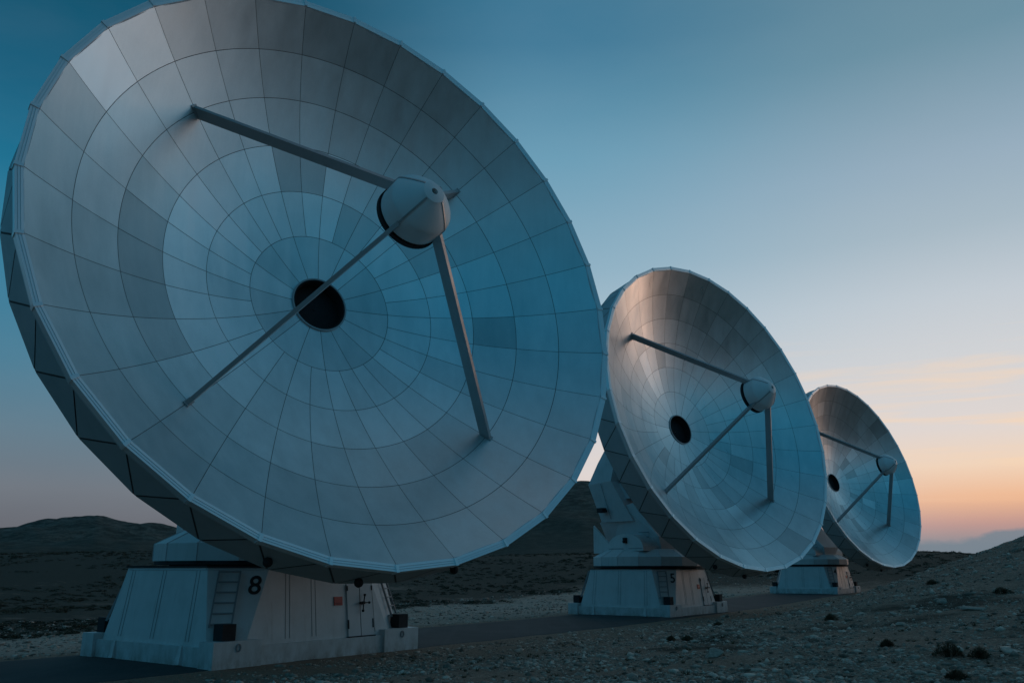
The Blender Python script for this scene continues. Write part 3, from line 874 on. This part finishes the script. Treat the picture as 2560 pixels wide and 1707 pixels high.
# ------------------------------------------------------------------ sky
def srgb(c): return tuple(((v/255)/12.92 if v/255 <= .04045 else ((v/255+.055)/1.055)**2.4) for v in c)
SUN_AZ, SUN_EL = R(62), R(3.0)
def build_world():
    w = bpy.data.worlds.new('World'); scene.world = w; w.use_nodes = True
    nt = NT(w); nt.n.clear()
    out = nt.new('ShaderNodeOutputWorld'); bg = nt.new('ShaderNodeBackground'); nt.link(bg.outputs[0], out.inputs[0])
    tc = nt.new('ShaderNodeTexCoord').outputs['Generated']
    vn = nt.new('ShaderNodeVectorMath'); vn.operation = 'NORMALIZE'; nt.link(tc, vn.inputs[0])
    sp = nt.new('ShaderNodeSeparateXYZ'); nt.link(vn.outputs[0], sp.inputs[0])
    x, y, z = sp.outputs
    el = nt.math('DIVIDE', nt.math('ARCSINE', z), math.pi/2)           # 0..1 over 0..90 deg
    hl = nt.math('SQRT', nt.math('MAXIMUM', nt.math('ADD', nt.math('MULTIPLY', x, x), nt.math('MULTIPLY', y, y)), 1e-6))
    c = nt.math('DIVIDE', nt.math('ADD', nt.math('MULTIPLY', x, math.sin(R(38))), nt.math('MULTIPLY', y, math.cos(R(38)))), hl)
    ang = nt.math('MULTIPLY', nt.math('ARCCOSINE', nt.math('MINIMUM', nt.math('MAXIMUM', c, -1.0), 1.0)), 180/math.pi)
    def rmp(st):
        return nt.ramp(el, [(max(0, e)/90, srgb(k)) for e, k in st])
    ZN = (116, 117, 123)
    Rr = rmp([(0, (112, 126, 138)), (1.5, (140, 138, 145)), (2.6, (192, 150, 142)), (4.0, (238, 184, 146)), (6.0, (241, 212, 186)), (8.2, (224, 214, 209)), (12.6, (208, 210, 213)), (16, (194, 203, 211)), (20, (167, 185, 197)), (24, (150, 173, 190)), (31, (107, 144, 162)), (48, (66, 110, 134)), (64, (80, 110, 128)), (90, ZN)])
    Cc = rmp([(0, (150, 145, 150)), (3, (198, 190, 190)), (6, (222, 213, 210)), (10, (208, 210, 214)), (15, (174, 195, 208)), (19.5, (144, 178, 197)), (27, (106, 157, 182)), (34, (64, 122, 152)), (46, (50, 104, 132)), (62, (70, 106, 126)), (90, ZN)])
    Ll = rmp([(0, (84, 88, 98)), (2.2, (102, 104, 112)), (4.5, (112, 119, 128)), (8, (100, 126, 142)), (12, (76, 126, 150)), (17, (52, 124, 154)), (22, (36, 116, 148)), (28, (18, 94, 124)), (34, (10, 80, 106)), (48, (14, 80, 108)), (66, (58, 98, 120)), (90, ZN)])
    Bb = rmp([(0, (62, 74, 84)), (5, (72, 102, 118)), (11, (52, 112, 140)), (20, (22, 114, 148)), (32, (6, 104, 140)), (46, (6, 92, 126)), (66, (48, 96, 120)), (90, ZN)])
    f1 = nt.ramp(nt.math('DIVIDE', ang, 180.0), [(7/180, 0.0), (36/180, 1.0)], 'EASE')
    f2 = nt.ramp(nt.math('DIVIDE', ang, 180.0), [(36/180, 0.0), (56/180, 1.0)], 'EASE')
    f3 = nt.ramp(nt.math('DIVIDE', ang, 180.0), [(72/180, 0.0), (120/180, 1.0)], 'EASE')
    col = nt.mix(f3, nt.mix(f2, nt.mix(f1, Rr, Cc), Ll), Bb)
    # soft warm veils low on the sunset side
    mp = nt.mapping(vn.outputs[0], (2.4, 2.4, 40))
    st = nt.ramp(nt.noise(mp, 1.6, 5, .55, .4), [(.5, 0.0), (.74, 1.0)])
    band = nt.ramp(el, [(3.5/90, 0.0), (5.5/90, 1.0), (11/90, .8), (15/90, 0.0)])
    side = nt.ramp(nt.math('DIVIDE', ang, 180.0), [(5/180, 1.0), (38/180, 0.0)])
    col = nt.mix(nt.math('MULTIPLY', nt.math('MULTIPLY', st, nt.math('MULTIPLY', band, side)), 1.0), col, srgb((250, 214, 178)))
    hz = nt.ramp(nt.noise(nt.mapping(vn.outputs[0], (3, 3, 9)), 1.3, 5, .6, .3), [(.35, 0.0), (.75, 1.0)])
    col = nt.mix(nt.math('MULTIPLY', hz, .03), col, srgb((200, 196, 205)))
    # the glow itself lies to the right of the view
    c2 = nt.math('DIVIDE', nt.math('ADD', nt.math('MULTIPLY', x, math.sin(R(62))), nt.math('MULTIPLY', y, math.cos(R(62)))), hl)
    g2 = nt.math('MULTIPLY', nt.ramp(c2, [(math.cos(R(30)), 0.0), (math.cos(R(8)), 1.0)], 'EASE'), nt.ramp(el, [(0.0, 1.0), (6/90, .9), (15/90, 0.0)], 'EASE'))
    gl = nt.new('ShaderNodeVectorMath'); gl.operation = 'SCALE'; gl.inputs[0].default_value = (.52, .26, .14); nt.link(g2, gl.inputs['Scale'])
    ga = nt.new('ShaderNodeVectorMath'); ga.operation = 'ADD'; nt.link(col, ga.inputs[0]); nt.link(gl.outputs[0], ga.inputs[1]); col = ga.outputs[0]
    # cloud bank above the horizon near the sunset
    cn = nt.noise(nt.mapping(vn.outputs[0], (11, 11, 20), (0, 0, 0), (.35, 0, 0)), 1.0, 7, .55)
    top = nt.math('ADD', nt.math('MULTIPLY', nt.math('SUBTRACT', cn, .5), .030), nt.math('ADD', .016, nt.math('MULTIPLY', nt.ramp(nt.math('DIVIDE', ang, 180.0), [(5/180, 1.0), (17/180, 0.0)]), .0125)))
    cl = nt.ramp(nt.math('SUBTRACT', top, el), [(.0, 0.0), (.003, 1.0)])
    col = nt.mix(nt.math('MULTIPLY', cl, nt.ramp(nt.math('DIVIDE', ang, 180.0), [(14/180, .85), (24/180, 0.0)])), col, srgb((116, 131, 143)))
    # below the horizon: dim earth
    col = nt.mix(nt.ramp(z, [(0.0, 1.0), (.002, 0.0)]), col, srgb((40, 42, 46)))
    sky = nt.new('ShaderNodeTexSky'); sky.sky_type = 'NISHITA'; sky.sun_disc = False
    sky.sun_elevation = SUN_EL; sky.sun_rotation = SUN_AZ; sky.air_density = 1.0; sky.dust_density = 1.5; sky.ozone_density = 2.0
    sc = nt.new('ShaderNodeVectorMath'); sc.operation = 'SCALE'; nt.link(sky.outputs[0], sc.inputs[0]); sc.inputs['Scale'].default_value = .0012
    ad = nt.new('ShaderNodeVectorMath'); ad.operation = 'ADD'; nt.link(col, ad.inputs[0]); nt.link(sc.outputs[0], ad.inputs[1])
    nt.link(ad.outputs[0], bg.inputs['Color']); bg.inputs['Strength'].default_value = 1.0
build_world()
sun = bpy.data.lights.new('sun', 'SUN'); sun.energy = .07; sun.angle = R(14); sun.color = (1.0, .62, .45)
so = link(bpy.data.objects.new('sun', sun))
sd = Vector((math.sin(SUN_AZ)*math.cos(SUN_EL), math.cos(SUN_AZ)*math.cos(SUN_EL), math.sin(SUN_EL)))
so.rotation_euler = sd.to_track_quat('Z', 'Y').to_euler()
so.location = (60, 40, 30)

# ------------------------------------------------------------------ camera and render settings
cam = bpy.data.cameras.new('camera'); cam.lens = 30; cam.sensor_width = 36; cam.clip_start = .1; cam.clip_end = 9000
co = link(bpy.data.objects.new('camera', cam)); co.location = (0, 0, 2.1); co.rotation_euler = (R(90 + 14.93), 0, 0)
scene.camera = co
scene.view_settings.view_transform = 'Standard'; scene.view_settings.look = 'None'; scene.view_settings.exposure = 0; scene.view_settings.gamma = 1
scene.cycles.max_bounces = 6; scene.cycles.diffuse_bounces = 3; scene.cycles.glossy_bounces = 3
scene.cycles.use_denoising = True
scene.render.resolution_x = 1024; scene.render.resolution_y = 682
